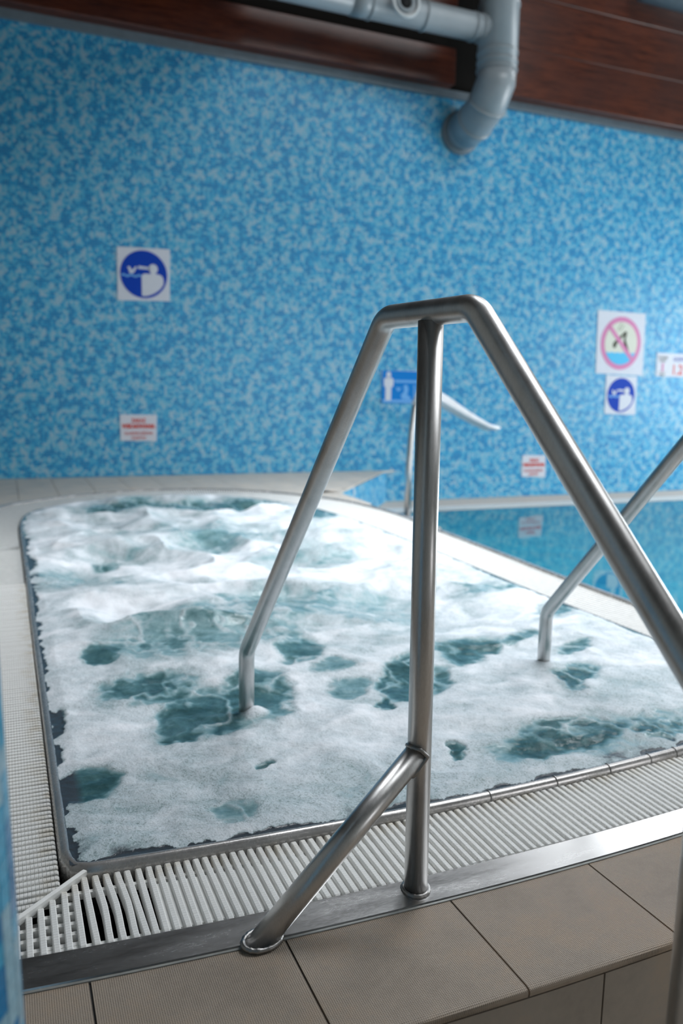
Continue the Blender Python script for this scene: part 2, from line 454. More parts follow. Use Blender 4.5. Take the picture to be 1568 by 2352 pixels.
XA = 5.33
v_top = P3(XA, DY, 7.9); el0 = P3(XA, DY, 4.52)
el1 = P3(XA, DY + 0.17, 4.30); el2 = P3(XA, DY + 0.42, 4.19); el3 = P3(XA, 9.20, 4.15)
tube('vertical_pipe', [v_top, P3(XA, DY, 4.60)], RP, M['pvc'], d, 40)
tube('elbow', [P3(XA, DY, 4.62), P3(XA, DY, 4.50), el1, el2, P3(XA, DY + 0.62, 4.155)], RP * 1.0, M['pvc'], d, 40)
tube('wall_sleeve', [P3(XA, DY + 0.45, 4.18), el3], RP * 0.97, M['pvc'], d, 40)
tube('wall_collar', [P3(XA, 9.13, 4.15), P3(XA, 9.185, 4.15)], RP * 1.13, M['grey_trim'], d, 40)


def ring_at(a, b, r, par, nm='coupling_ring', mat=None):
    tube(nm, [a, b], r, mat or M['pvc'], par, 40)


for z in (5.28, 4.78, 4.68, 4.60): ring_at(P3(XA, DY, z), P3(XA, DY, z + 0.022), RP * 1.04, d)
ring_at(P3(XA, DY + 0.155, 4.315), P3(XA, DY + 0.185, 4.29), RP * 1.05, d)
ring_at(P3(XA, DY + 0.40, 4.197), P3(XA, DY + 0.44, 4.183), RP * 1.05, d)
# horizontal branch with open inlet
HZ = 5.02; HY = DY
tube('branch_pipe', [P3(-2.2, HY, HZ + 0.02), P3(5.25, HY, HZ)], 0.145, M['pvc'], d, 36)
for x in (4.98, 5.08, 4.36, 3.72): ring_at(P3(x, HY, HZ), P3(x + 0.022, HY, HZ), 0.155, d)
tube('branch_coupling', [P3(3.52, HY, HZ + 0.005), P3(3.74, HY, HZ + 0.005)], 0.152, M['pvc'], d, 36)
ix, iy, iz = 4.05, HY, HZ + 0.0
bm = sweep([P3(ix, iy, iz), P3(ix, iy - 0.22, iz)], circ(0.10, 32), cap=False); inl = bm_obj('inlet_stub', bm, M['pvc'], d, smooth=True)
ringp = [P3(ix + 0.148 * math.cos(t), iy - 0.22, iz + 0.148 * math.sin(t)) for t in np.linspace(0, 2 * math.pi, 36, endpoint=False)]
tube('inlet_ring', ringp, 0.020, M['pvc_white'], d, 12, closed=True)
bm = bmesh.new(); bmesh.ops.create_circle(bm, cap_ends=True, segments=32, radius=0.142)
bmesh.ops.rotate(bm, verts=bm.verts, matrix=Matrix.Rotation(math.pi / 2, 3, 'X')); bmesh.ops.translate(bm, verts=bm.verts, vec=P3(ix, iy - 0.205, iz))
bm_obj('inlet_flange', bm, M['pvc'], d)
tube('inlet_seal', [P3(ix + 0.085 * math.cos(t), iy - 0.21, iz + 0.085 * math.sin(t)) for t in np.linspace(0, 2 * math.pi, 36, endpoint=False)], 0.02, M['pvc'], d, 12, closed=True)
tube('inlet_dark_disc', [P3(ix, iy - 0.216, iz), P3(ix, iy - 0.20, iz)], 0.066, M['black'], d, 32)  # black disc painting the shade inside the pipe mouth

# ------------------------------------------------------------------ lower walkway, pool and raised ledge
# main pool basin
tag(box_obj('walkway', -5, 12, 8.62, 9.179, -0.499, ZL - 0.012, M['joint']), kind='structure')
wk = bpy.data.objects['walkway']
bm = bmesh.new(); box(bm, 0, 0.119, 0, 0.545, 0, 0.012, 0.002); me_t = bpy.data.meshes.new('tile'); bm.to_mesh(me_t); bm.free(); me_t.materials.append(M['tile_pink'])
for i in range(62): link('tile', me_t, None, wk, (3.6 + i * 0.123, 8.63, ZL - 0.0119))
# the walkway turns towards the ledge
cr = box_obj('walkway_corner', 3.0, 4.16, 7.2, 8.615, -0.499, ZL - 0.012, M['joint']); tag(cr, kind='structure')
bm = bmesh.new(); box(bm, 0, 0.28, 0, 0.28, 0, 0.012, 0.002); me_t2 = bpy.data.meshes.new('tile'); bm.to_mesh(me_t2); bm.free(); me_t2.materials.append(M['tile_pink'])
for i in range(4):
    for j in range(5): link('tile', me_t2, None, cr, (3.005 + i * 0.288, 7.2 + j * 0.283, ZL - 0.0119))
# white grating strip along the far pool edge
g = empty('pool_edge_grating', (4.16, 8.38, ZL)); tag(g, 'narrow white overflow grating along the far edge of the main pool', 'grating')
bm = bmesh.new()
for i in range(380): box(bm, i * 0.0205, i * 0.0205 + 0.012, 0, 0.235, -0.02, 0)
sl = bm_obj('slat', bm, M['plastic_plain'], g); tag(sl, kind='stuff')
bm = bmesh.new(); box(bm, 0, 7.8, 0.0, 0.235, -0.03, -0.016); bm_obj('base', bm, M['plastic_plain'], g)
# main pool water
bm = bmesh.new()
vsx = [(2.99, 1.0), (11.9, 1.0), (11.9, 8.37), (4.17, 8.37), (4.17, 7.5), (3.4, 7.1), (2.99, 6.3)]
bm.faces.new([bm.verts.new((x, y, ZL - 0.012)) for x, y in vsx])
pw = bm_obj('pool_water', bm, M['pool']); tag(pw, 'calm blue-green water of the main pool mirroring the mosaic wall', 'water', kind='stuff')

# raised ledge around the spa: polygon between the grating and the wall
ledge_line = [(3.02, 6.55), (3.043, 7.30), (4.44, 9.17)]
outpts = [tuple(p) for p in outc if p[1] > 5.3]
stop = [p for p in outpts]
inner = [( -5.0, 5.21), (-0.17, 5.21)] + [(p[0] + (0.012 if p[0] > 1.4 else -0.012), p[1] + 0.012) for p in outpts if not (p[0] > 2 and p[1] < 6.6)]
lp = inner + [(3.02, 6.58)] + ledge_line[1:] + [(-5.0, 9.17)]
bm = bmesh.new(); poly(bm, lp, -0.499, -0.016)
lg = bm_obj('tiled_ledge', bm, M['grout_tan']); tag(lg, kind='structure')
from mathutils.geometry import intersect_point_line


def inside(p, pg):
    c = False; n = len(pg)
    for i in range(n):
        (x1, y1), (x2, y2) = pg[i], pg[(i + 1) % n]
        if (y1 > p[1]) != (y2 > p[1]) and p[0] < (x2 - x1) * (p[1] - y1) / (y2 - y1) + x1: c = not c
    return c


def clip(subject, a, b_):
    """clip polygon by half-plane left of a->b"""
    out = []; n = len(subject)
    f = lambda p: (b_[0] - a[0]) * (p[1] - a[1]) - (b_[1] - a[1]) * (p[0] - a[0])
    for i in range(n):
        p, q = subject[i], subject[(i + 1) % n]; fp, fq = f(p), f(q)
        if fp >= 0: out.append(p)
        if (fp >= 0) != (fq >= 0):
            t = fp / (fp - fq); out.append((p[0] + (q[0] - p[0]) * t, p[1] + (q[1] - p[1]) * t))
    return out


TS = 0.345
cnt = 0
inner_seg = list(zip(inner[:-1], inner[1:]))
for i in range(-6, 14):
    for j in range(0, 12):
        x0, y0 = i * TS + 0.10, 5.215 + j * TS
        q = [(x0, y0), (x0 + TS - .006, y0), (x0 + TS - .006, y0 + TS - .006), (x0, y0 + TS - .006)]
        ins = [inside(p, lp) for p in q]
        if not any(ins): continue
        if not all(ins) and x0 > 2.15 and y0 < 7.25: continue
        if not all(ins):
            if x0 > 2.2 and y0 + TS > 6.5:
                if y0 + TS / 2 > 7.25: q = clip(q, (3.043, 7.30), (4.44, 9.17))
                else: q = clip(q, (3.02, 6.50), (3.043, 7.30))
            q = [(p[0], min(p[1], 9.165)) for p in q]
            if x0 > 2.9 and y0 > 6.9:
                if len(q) < 3: continue
                bm = bmesh.new(); poly(bm, q, -0.0155, -0.002); bm_obj('tile', bm, M['tile_ledge'], lg); continue
            # pull corners lying over the grating back to the curve
            qq = []
            for p in q:
                if not inside(p, lp) and p[1] < 8.2:
                    best = min(((p[0] - s[0]) ** 2 + (p[1] - s[1]) ** 2, s) for s in inner)[1]; p = (best[0], best[1] + 0.002)
                qq.append(p)
            q = qq
        # drop degenerate
        A = 0.5 * sum(q[k][0] * q[(k + 1) % len(q)][1] - q[(k + 1) % len(q)][0] * q[k][1] for k in range(len(q)))
        if len(q) < 3 or abs(A) < 0.002: continue
        bm = bmesh.new(); poly(bm, q, -0.0155, -0.002); bm_obj('tile', bm, M['tile_ledge'], lg); cnt += 1
bm = bmesh.new(); poly(bm, [(2.10, 7.66), (2.34, 7.51), (2.62, 7.13), (2.85, 6.72), (2.96, 6.40), (3.015, 6.50), (3.035, 7.28), (3.40, 7.76), (3.40, 8.4), (2.10, 8.4)], -0.499, -0.006)
bm_obj('corner_bed', bm, M['tile_ledge'], lg)
# blue mosaic face of the ledge end
bm = bmesh.new()
fl = [(3.0, 6.0), (3.03, 6.60), (3.055, 7.30), (4.46, 9.175)]
lo = [bm.verts.new((x, y, -0.5)) for x, y in fl]; hi = [bm.verts.new((x, y, -0.018)) for x, y in fl]
uvl = bm.loops.layers.uv.new('UVMap')
s = 0
for i in range(3):
    L = math.hypot(fl[i + 1][0] - fl[i][0], fl[i + 1][1] - fl[i][1])
    f_ = bm.faces.new((lo[i + 1], lo[i], hi[i], hi[i + 1]))
    for lp_, uv in zip(f_.loops, ((s + L, -0.5), (s, -0.5), (s, 0), (s + L, 0))): lp_[uvl].uv = uv
    s += L
M['ledge_face'] = mosaic('blue_mosaic_face', ('X', 'Y'), uv=True)
lf = bm_obj('ledge_face', bm, M['ledge_face']); tag(lf, kind='structure')

# ------------------------------------------------------------------ steel basin, gutter floor and lip of the spa
spa = empty('spa_pool', (1.25, 4.4, 0)); tag(spa, 'large raised spa pool with rounded far end and grey steel rim', 'spa pool')
O = Vector((1.25, 4.4, 0))
loc_crest = resample(np.array(crest + [crest[0]]), step=0.03)[:-1]
lp3 = [Vector((p[0], p[1], 0.0)) - O for p in loc_crest]
prof = [(-0.019, -0.10), (-0.019, -0.006), (-0.016, 0.004), (-0.010, 0.010), (-0.002, 0.012), (0.006, 0.009), (0.012, 0.003), (0.030, -0.006), (0.030, -0.10)]
# outward is decided by orientation: crest runs clockwise seen from above (left side going away), up x t gives side
bm = sweep(lp3, prof, closed=True, up=(0, 0, 1))
lip = bm_obj('steel_lip', bm, M['lip'], spa, smooth=True)
for x in (1.085, 1.29, 1.47, 1.62, 1.72):
    t = [Vector((x, y_crest(x) + dy, dz)) - O for dy, dz in ((-0.0195, -0.03), (-0.0195, -0.005), (-0.0165, 0.0045), (-0.010, 0.011), (-0.002, 0.013), (0.006, 0.010))]
    bead('weld_seam', t, 0.0016, M['weld'], spa, closed=False, seed=int(x * 100))
# outer gutter wall + floor
op = [(2.78, 1.46), (1.9, y_curb_in(1.9)), (1.2, y_curb_in(1.2)), (0.6, y_curb_in(0.6)), (-0.17, y_curb_in(-0.17)), (-0.17, 2.5), (-0.17, 4.0)] + [tuple(p) for p in outc[:-1]]
gut = resample(np.array(op + [op[0]]), step=0.08)[:-1]
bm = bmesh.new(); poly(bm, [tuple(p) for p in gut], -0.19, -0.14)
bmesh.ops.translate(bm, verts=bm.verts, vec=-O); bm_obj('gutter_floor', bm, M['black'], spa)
gp = [Vector((p[0], p[1], 0)) - O for p in [(-0.17, 1.42), (-0.17, 2.5), (-0.17, 4.0)] + [tuple(q_) for q_ in outc]]
bm = sweep(gp, [(-0.016, -0.45), (-0.016, 0.004), (-0.010, 0.009), (0.010, 0.009), (0.016, 0.004), (0.016, -0.45)], up=(0, 0, 1))
bm_obj('outer_steel_edge', bm, M['lip'], spa)

# ------------------------------------------------------------------ foaming water surface
rs = np.random.RandomState(7)


def vnoise(x, y, seed):
    r = np.random.RandomState(seed).rand(256, 256); xi = np.floor(x).astype(int); yi = np.floor(y).astype(int)
    fx, fy = x - xi, y - yi; fx = fx * fx * (3 - 2 * fx); fy = fy * fy * (3 - 2 * fy)
    g_ = lambda a_, b_: r[a_ % 256, b_ % 256]
    return (g_(xi, yi) * (1 - fx) + g_(xi + 1, yi) * fx) * (1 - fy) + (g_(xi, yi + 1) * (1 - fx) + g_(xi + 1, yi + 1) * fx) * fy


def fbm(x, y, seed, o=4, g_=0.5):
    s_ = 0; a_ = 1; t_ = 0
    for k in range(o): s_ = s_ + a_ * vnoise(x * 2 ** k, y * 2 ** k, seed + k); t_ += a_; a_ *= g_
    return s_ / t_


NR, NC = 640, 460
v_ = np.linspace(0, 1, NR); yy = 1.600 * (7.335 / 1.600) ** v_
lft = back[:int(6.0 * 8) + 30]; iT = int(np.argmax(back[:, 1]))
lx = back[:iT + 1]; rx_ = back[iT:][::-1]
ylx = np.maximum.accumulate(lx[:, 1]); xl = np.interp(yy, np.r_[1.5, ylx], np.r_[0.09, lx[:, 0]])
ord_ = np.argsort(rx_[:, 1]); xr = np.interp(yy, rx_[ord_, 1], rx_[ord_, 0])
u = np.linspace(0, 1, NC)
X = xl[:, None] + (xr - xl)[:, None] * u[None, :]
Yg = np.repeat(yy[:, None], NC, 1)
Yg = Yg + (y_crest(X) - 1.600) * (1 - v_[:, None]) ** 4
# patches of open water: (x, y, rx, ry, shear, strength)
PT = [(0.784, 3.169, 0.44, 0.36, 0.25, 0.62), (1.09, 3.418, 0.33, 0.33, 0.32, 0.60), (0.293, 2.967, 0.067, 0.109, 0.11, 0.8), (0.418, 2.578, 0.161, 0.156, 0.17, 0.9), (0.53, 2.31, 0.137, 0.179, 0.23, 1), (0.744, 2.42, 0.107, 0.219, 0.31, 0.9), (0.478, 2.196, 0.083, 0.073, 0.22, 1), (1.014, 2.793, 0.094, 0.121, 0.36, 0.85), (1.06, 2.596, 0.09, 0.069, 0.4, 0.6), (1.04, 2.388, 0.097, 0.081, 0.43, 0.6), (1.264, 2.405, 0.087, 0.174, 0.51, 1.0), (1.086, 2.211, 0.026, 0.052, 0.48, 0.9), (1.359, 2.327, 0.057, 0.096, 0.57, 0.8), (1.626, 2.578, 0.121, 0.137, 0.61, 0.9), (1.844, 2.189, 0.092, 0.089, 0.81, 1), (2.066, 2.452, 0.091, 0.057, 0.81, 0.8), (2.187, 3.392, 0.171, 0.155, 0.63, 0.5), (1.468, 1.801, 0.207, 0.111, 0.77, 1), (1.142, 1.81, 0.034, 0.03, 0.6, 0.9), (1.805, 1.793, 0.103, 0.077, 0.95, 0.9), (0.606, 1.923, 0.024, 0.021, 0.31, 0.9), (0.167, 2.006, 0.056, 0.099, 0.1, 1), (0.462, 1.705, 0.057, 0.041, 0.27, 0.5), (0.946, 6.785, 0.343, 0.298, 0.14, 0.8), (1.585, 6.692, 0.536, 0.352, 0.24, 0.8), (2.36, 6.027, 0.172, 0.303, 0.39, 0.8), (1.142, 5.196, 0.718, 0.428, 0.22, 0.4), (0.284, 4.307, 0.19, 0.3, 0.07, 0.55), (0.411, 4.07, 0.162, 0.163, 0.11, 0.7), (0.532, 4.739, 0.071, 0.11, 0.12, 0.7), (1.596, 4.342, 0.368, 0.342, 0.36, 0.35), (2.462, 3.446, 0.134, 0.106, 0.7, 0.6), (2.342, 2.995, 0.119, 0.102, 0.76, 0.6), (1.893, 2.66, 0.103, 0.059, 0.69, 0.7), (0.083, 4.699, 0.031, 0.232, 0.03, 0.9), (0.091, 3.913, 0.023, 0.13, 0.03, 0.8), (0.122, 2.424, 0.019, 0.099, 0.06, 0.8), (1.602, 3.245, 0.231, 0.272, 0.48, 0.35), (1.542, 1.806, 0.068, 0.03, 0.81, -0.45), (0.922, 3.902, 0.798, 0.247, 0.24, -0.5), (0.548, 5.1, 0.485, 0.197, 0.11, -0.7), (2.449, 5.064, 0.331, 0.416, 0.48, -0.8), (0.495, 3.618, 0.37, 0.161, 0.14, -0.6)]
wx = X + 0.10 * (fbm(X * 6, Yg * 6, 11) - 0.5) + 0.04 * (fbm(X * 25, Yg * 25, 31) - 0.5)
wy = Yg + 0.16 * (fbm(X * 6, Yg * 6, 21) - 0.5) + 0.05 * (fbm(X * 25, Yg * 25, 41) - 0.5)
foam = np.full_like(X, 0.86); pos = np.zeros_like(X)
for (px, py, a_, b_, sh, st) in PT:
    dy = wy - py; dx = (wx - px - sh * dy) / (a_ * 1.08); q = dx * dx + (dy / (b_ * 1.08)) ** 2
    k = 1 / (1 + np.exp((q - 0.95) * 5.0))
    if st > 0: pos = np.maximum(pos, k * st)
    else: pos = pos * (1 - k * min(1, -st)); foam = foam + 0.15 * k * (-st)
foam = foam - np.clip(pos * 1.15, 0, 1) * 0.92
# foam threads inside the open water
th = np.abs(fbm(X * 7, Yg * 5, 55, 4) - 0.5) * 2
foam += np.clip(1 - th / 0.13, 0, 1) ** 0.8 * 0.50 * pos
th2 = np.abs(fbm(X * 15 + 3, Yg * 11, 57, 3) - 0.5) * 2
foam += np.clip(1 - th2 / 0.10, 0, 1) * 0.12 * pos
low = fbm(X * 2.2, Yg * 1.6, 71, 4)
foam += (low - 0.5) * 0.35 * (1 - pos)
q1 = fbm(X * 3, Yg * 3, 171) - 0.5; q2 = fbm(X * 3, Yg * 3, 181) - 0.5
foam += (fbm((X + 0.5 * q1) * 4.5, (Yg + 0.5 * q2) * 8, 191, 5, 0.55) - 0.5) * 1.05 * (0.65 + 0.35 * np.clip((Yg - 2) / 1.5, 0, 1)) * (1 - 0.6 * pos)
foam += 0.8 * np.exp(-(((X - 0.675) / 0.045) ** 2 + ((Yg - 2.262) / 0.035) ** 2) ** 2)
nearf = np.clip((2.15 - Yg) / 0.5, 0, 1)
foam -= nearf * 0.24 * (1 - pos)
# flange shows near the lip
ed_l = np.clip(1 - (X - 0.09) / 0.055, 0, 1) * (Yg < 5.6)
ed_f = np.clip(1 - (Yg - y_crest(X)) / 0.05, 0, 1)
edge = np.clip(np.maximum(ed_l, ed_f) * 3, 0, 1)
jag = fbm(X * 4, Yg * 11, 91, 5, 0.6); jag2 = fbm(X * 11, Yg * 4, 93, 5, 0.6)
wid = lambda q, m_: m_ * np.clip(q * 3.2 - 1.25, 0.10, 1.2)
jl = np.clip(1 - (X - xl[:, None]) / wid(jag, 0.036), 0, 1)
jf = np.clip(1 - (Yg - y_crest(X)) / wid(jag2, 0.030), 0, 1)
jr = np.clip(1 - (xr[:, None] - X) / wid(jag, 0.036), 0, 1)
foam -= np.clip(np.maximum(np.maximum(jl, jf), jr) * 3, 0, 1) * 0.75
# height of the water
amp = 0.010 + 0.085 * np.clip((Yg - 2.2) / 2.0, 0, 1)
dist = np.minimum.reduce([X - xl[:, None], xr[:, None] - X, Yg - y_crest(X), np.maximum(7.335 - Yg, 0)])
fade = np.clip(dist / 0.30, 0, 1); fade = fade * fade * (3 - 2 * fade)
wX = X + 0.25 * (fbm(X * 2, Yg * 2, 141) - 0.5); wY = Yg + 0.35 * (fbm(X * 2, Yg * 2, 151) - 0.5)
rid = 1 - np.abs(2 * fbm(wX * 1.7, wY * 2.6, 101, 2, 0.4) - 1) * 2.2
Zw = amp * (0.75 * np.clip(rid, -0.3, 1) + 0.8 * (fbm(wX * 3.2, wY * 5, 161, 3, 0.42) - 0.5)) * fade - amp * 0.45 * fade
Zw += (0.016 * (fbm(wX * 7, wY * 9, 111, 3) - 0.5) + 0.004 * (fbm(X * 30, Yg * 36, 121, 3) - 0.5)) * np.clip(dist / 0.08, 0.1, 1)
Zw += 0.05 * np.exp(-((X - 0.72) ** 2 / 0.10 + (Yg - 3.35) ** 2 / 0.16)) + 0.06 * np.exp(-((X - 2.0) ** 2 / 0.10 + (Yg - 5.0) ** 2 / 0.2)) * fade
Zw += 0.010 * np.clip(foam, 0, 1) * np.clip(dist / 0.05, 0, 1) + 0.010
Zw += 0.018 * np.exp(-(((X - 0.675) / 0.035) ** 2 + ((Yg - 2.268) / 0.03) ** 2))
nv = NR * NC
co = np.stack([X, Yg, Zw], -1).reshape(-1, 3)
idx = np.arange(nv).reshape(NR, NC)
fc = np.stack([idx[:-1, :-1], idx[:-1, 1:], idx[1:, 1:], idx[1:, :-1]], -1).reshape(-1, 4)
me = bpy.data.meshes.new('spa_water'); me.vertices.add(nv); me.vertices.foreach_set('co', co.ravel())
me.loops.add(fc.size); me.loops.foreach_set('vertex_index', fc.ravel().astype(np.int32))
me.polygons.add(len(fc)); me.polygons.foreach_set('loop_start', np.arange(0, fc.size, 4, dtype=np.int32))
me.polygons.foreach_set('use_smooth', np.ones(len(fc), dtype=bool))
me.update(); me.validate()
for nm, arr in (('foam', foam), ('edge', edge)):
    at = me.attributes.new(nm, 'FLOAT', 'POINT'); at.data.foreach_set('value', arr.ravel().astype(np.float32))
sw = link('spa_water', me, M['spa']); tag(sw, 'churning white foamy water with teal hollows filling the spa pool', 'water', kind='stuff')

# ------------------------------------------------------------------ gratings
ZG = -0.004


def slat_mesh(L, wd=0.0122, h=0.024, bend=0.0):
    bm = bmesh.new(); n = 6 if bend else 1; c = 0.0018; e = 0.004
    xs = [-L / 2, -L / 2 + e] + ([-L / 2 + e + (L - 2 * e) * k / n for k in range(1, n)] if n > 1 else []) + [L / 2 - e, L / 2]
    rings = []
    for i, x in enumerate(xs):
        end = i in (0, len(xs) - 1); top = -0.003 if end else 0.0
        off = bend * math.sin(math.pi * (x / L + 0.5)) ** 2
        w2 = wd / 2
        rings.append([bm.verts.new((x, off + y_, z_)) for y_, z_ in ((-w2, -h), (-w2, top - c), (-w2 + c, top), (w2 - c, top), (w2, top - c), (w2, -h))])
    for r0, r1 in zip(rings[:-1], rings[1:]):
        for j in range(6): bm.faces.new((r0[j], r0[(j + 1) % 6], r1[(j + 1) % 6], r1[j]))
    bm.faces.new(rings[0][::-1]); bm.faces.new(rings[-1]); bmesh.ops.recalc_face_normals(bm, faces=bm.faces)
    me_ = bpy.data.meshes.new('slat'); bm.to_mesh(me_); bm.free(); me_.materials.append(M['plastic']); return me_


def mitre_y(x): return 1.610 + (x - 0.105) * 0.095 / 0.111


rnd = random.Random(3)
gf = empty('overflow_grating', (0, 1.36, 0)); tag(gf, 'white slatted overflow grating along the near edge of the spa, crossing the whole frame', 'grating')
PIT = 0.0199; slats = {}
i = 0; x = -0.15
while x < 2.77:
    y0 = y_curb_in(x) + 0.003; y1 = y_slat_end(x)
    if x > 2.45: y1 = y_slat_end(2.45)
    if x < 0.105: y1 = min(y1, mitre_y(x) - 0.008); wd = 0.0105; x += 0
    L = round((y1 - y0) / 0.004) * 0.004
    bend = {0: 0}.get(i, 0)
    if 0.12 < x < 0.20: bend = -0.004
    key = (round(L, 4), bend)
    if key not in slats: slats[key] = slat_mesh(L, bend=bend)
    o = link('slat', slats[key], None, gf, (x, (y0 + y1) / 2 - 1.36, ZG + rnd.uniform(-0.0006, 0.0006)))
    tilt = 0.02 * rnd.uniform(-1, 1) * 0.4 + (0.03 if 0.1 < x < 0.22 else 0)
    o.rotation_euler = (0, 0, math.pi / 2 + tilt)
    step = PIT * (1.12 if x < 0.18 else 1.0); x += step; i += 1


def bar_path(xa, xb, fy, z, n=30): return [Vector((q, fy(q) - 1.36, z)) for q in np.linspace(xa, xb, n)]


sq = [(-0.005, -0.009), (0.005, -0.009), (0.005, 0.004), (-0.005, 0.004)]
for k, off in enumerate((0.022, 0.190)):
    bm_obj('crossbar', sweep(bar_path(0.02, 2.77, lambda q: y_curb_in(q) + off, ZG - 0.015), sq, up=(0, 0, 1)), M['plastic_plain'], gf)
for k in range(5):
    off = 0.015 + k * 0.031 + 0.02
    xs_ = 0.105 + (y_curb_in(0.0) + off - 1.610) * 0.111 / 0.095 + 0.02
    bm_obj('crossbar', sweep(bar_path(max(-0.15, xs_), 0.098, lambda q: y_curb_in(q) + off, ZG - 0.016, 4), sq, up=(0, 0, 1)), M['plastic_plain'], gf)
# beige tray filling the corner and the fused ribs beyond the gap
bm = bmesh.new(); box(bm, -0.16, 0.092, 0.0, 0.19, -0.052, -0.046); bm_obj('corner_tray', bm, M['plastic_plain'], gf)
bm = sweep(bar_path(0.245, 2.77, lambda q: y_curb_in(q) + 0.095, ZG - 0.0095), [(-0.078, -0.003), (0.075, -0.003), (0.075, 0.001), (-0.075, 0.001)], up=(0, 0, 1))
bm_obj('fused_web', bm, M['plastic_plain'], gf)
# mitre strip
bm = sweep([(0.118, 1.623 - 1.36, 0.001), (-0.15, mitre_y(-0.15) - 1.36, 0.001)], [(-0.0065, -0.012), (0.0065, -0.012), (0.0065, 0.0), (0.002, 0.003), (-0.0065, 0.0015)], up=(0, 0, 1))
bm_obj('mitre_strip', bm, M['plastic_plain'], gf)

gl = empty('overflow_grating', (-0.16, 3.5, 0)); tag(gl, 'white slatted overflow grating along the left edge of the spa', 'grating')
y = 1.41; me_l = slat_mesh(0.224)
smalls = {}
while y < 4.3:
    x1 = 0.068; x0 = -0.16
    if y < 1.60: x1 = min(x1, 0.105 + (y - 1.610) * 0.111 / 0.095 - 0.006)
    L = round((x1 - x0) / 0.004) * 0.004
    if L > 0.02:
        if L not in smalls: smalls[L] = slat_mesh(L)
        o = link('slat', smalls[L], None, gl, (x0 + L / 2 + 0.16, y - 3.5, ZG + rnd.uniform(-0.0005, 0.0005)))
        o.rotation_euler = (0, 0, rnd.uniform(-0.006, 0.006))
    y += PIT
bm = bmesh.new()
while y < 5.3:
    box(bm, 0.0, 0.224, y - 3.5 - 0.005, y - 3.5 + 0.005, ZG - 0.024, ZG); y += PIT
sl = bm_obj('slat', bm, M['plastic_plain'], gl); tag(sl, kind='stuff')
for xx in (0.03, 0.19):
    bm = bmesh.new(); box(bm, xx - 0.005, xx + 0.005, -2.05 + (0.14 if xx > 0.1 else 0), 1.8, -0.03, -0.019); bm_obj('crossbar', bm, M['plastic_plain'], gl)
bm = bmesh.new(); box(bm, 0.012, 0.20, -1.9, 1.8, -0.020, -0.015); bm_obj('fused_web', bm, M['plastic_plain'], gl)


def ring_grating(name, label, p_in, p_out, origin):
    g_ = empty(name, origin); tag(g_, label, 'grating'); Og = Vector(origin)
    bm = bmesh.new(); n = len(p_in)
    for k in range(n - 1):
        a0, a1 = p_in[k], p_out[k]; b0, b1 = p_in[k + 1], p_out[k + 1]
        f0, f1 = 0.24, 0.76
        q = [a0 + (b0 - a0) * f0, a1 + (b1 - a1) * f0, a1 + (b1 - a1) * f1, a0 + (b0 - a0) * f1]
        lo_ = [bm.verts.new((c_[0] - Og.x, c_[1] - Og.y, ZG - 0.02)) for c_ in q]; hi_ = [bm.verts.new((c_[0] - Og.x, c_[1] - Og.y, ZG)) for c_ in q]
        bm.faces.new(hi_)
        for j in range(4): bm.faces.new((lo_[j], lo_[(j + 1) % 4], hi_[(j + 1) % 4], hi_[j]))
    bmesh.ops.recalc_face_normals(bm, faces=bm.faces)
    s_ = bm_obj('slat', bm, M['plastic_plain'], g_); tag(s_, kind='stuff')
    bm = bmesh.new(); st = 6
    ii = list(range(0, n, st)); ii = ii + ([n - 1] if ii[-1] != n - 1 else [])
    lo_ = [bm.verts.new((p_in[k][0] - Og.x, p_in[k][1] - Og.y, ZG - 0.022)) for k in ii]; hi_ = [bm.verts.new((p_out[k][0] - Og.x, p_out[k][1] - Og.y, ZG - 0.022)) for k in ii]
    for k in range(len(ii) - 1): bm.faces.new((lo_[k], lo_[k + 1], hi_[k + 1], hi_[k]))
    bm_obj('fused_web', bm, M['plastic_plain'], g_)


def offset_in(C_, d_):
    t = np.gradient(C_, axis=0); t /= np.linalg.norm(t, axis=1)[:, None]; return C_ + d_ * np.c_[-t[:, 1], t[:, 0]]


# back arc: from y=5.2 on the left to x~2.47,y~5.4 on the right
kb = 13 * 8 - 8; ko = 12 * 8
bi = offset_in(resample(back[:kb], n=260), 0.028); bo = resample(outc[:ko], n=260)
ring_grating('overflow_grating', 'curved white overflow grating round the far rounded end of the spa', bi[1:], bo[1:], (1.3, 7.5, 0))
ri = offset_in(resample(back[kb - 1:], n=175), 0.028); ro = resample(outc[ko - 1:], n=175)
ring_grating('overflow_grating', 'wide white overflow grating between the spa and the main pool on the right', ri, ro, (2.65, 3.3, 0))

# ------------------------------------------------------------------ steel curb with silicone line, tiled step
cu = empty('steel_curb', (0.8, 1.32, 0)); tag(cu, 'flat brushed steel curb strip between the near white grating and the beige tiles', 'curb')
cp = [Vector((q - 0.8, (y_tile_in(q) + y_curb_in(q)) / 2 - 1.32, 0)) for q in np.linspace(-0.3, 3.6, 70)]
bm = sweep(cp, [(-0.038, -0.06), (-0.038, -0.002), (-0.035, 0.0), (0.035, -0.0065), (0.038, -0.0095), (0.038, -0.06)], up=(0, 0, 1)); bm_obj('steel_strip', bm, M['curb'], cu)
cp = [Vector((q - 0.8, y_tile_in(q) - 0.002 - 1.32, -0.0095)) for q in np.linspace(-0.3, 3.6, 70)]
bm = sweep(cp, [(-0.005, -0.003), (-0.005, 0.0), (0.005, 0.002), (0.005, -0.003)], up=(0, 0, 1)); bm_obj('silicone_line', bm, M['silicone'], cu)

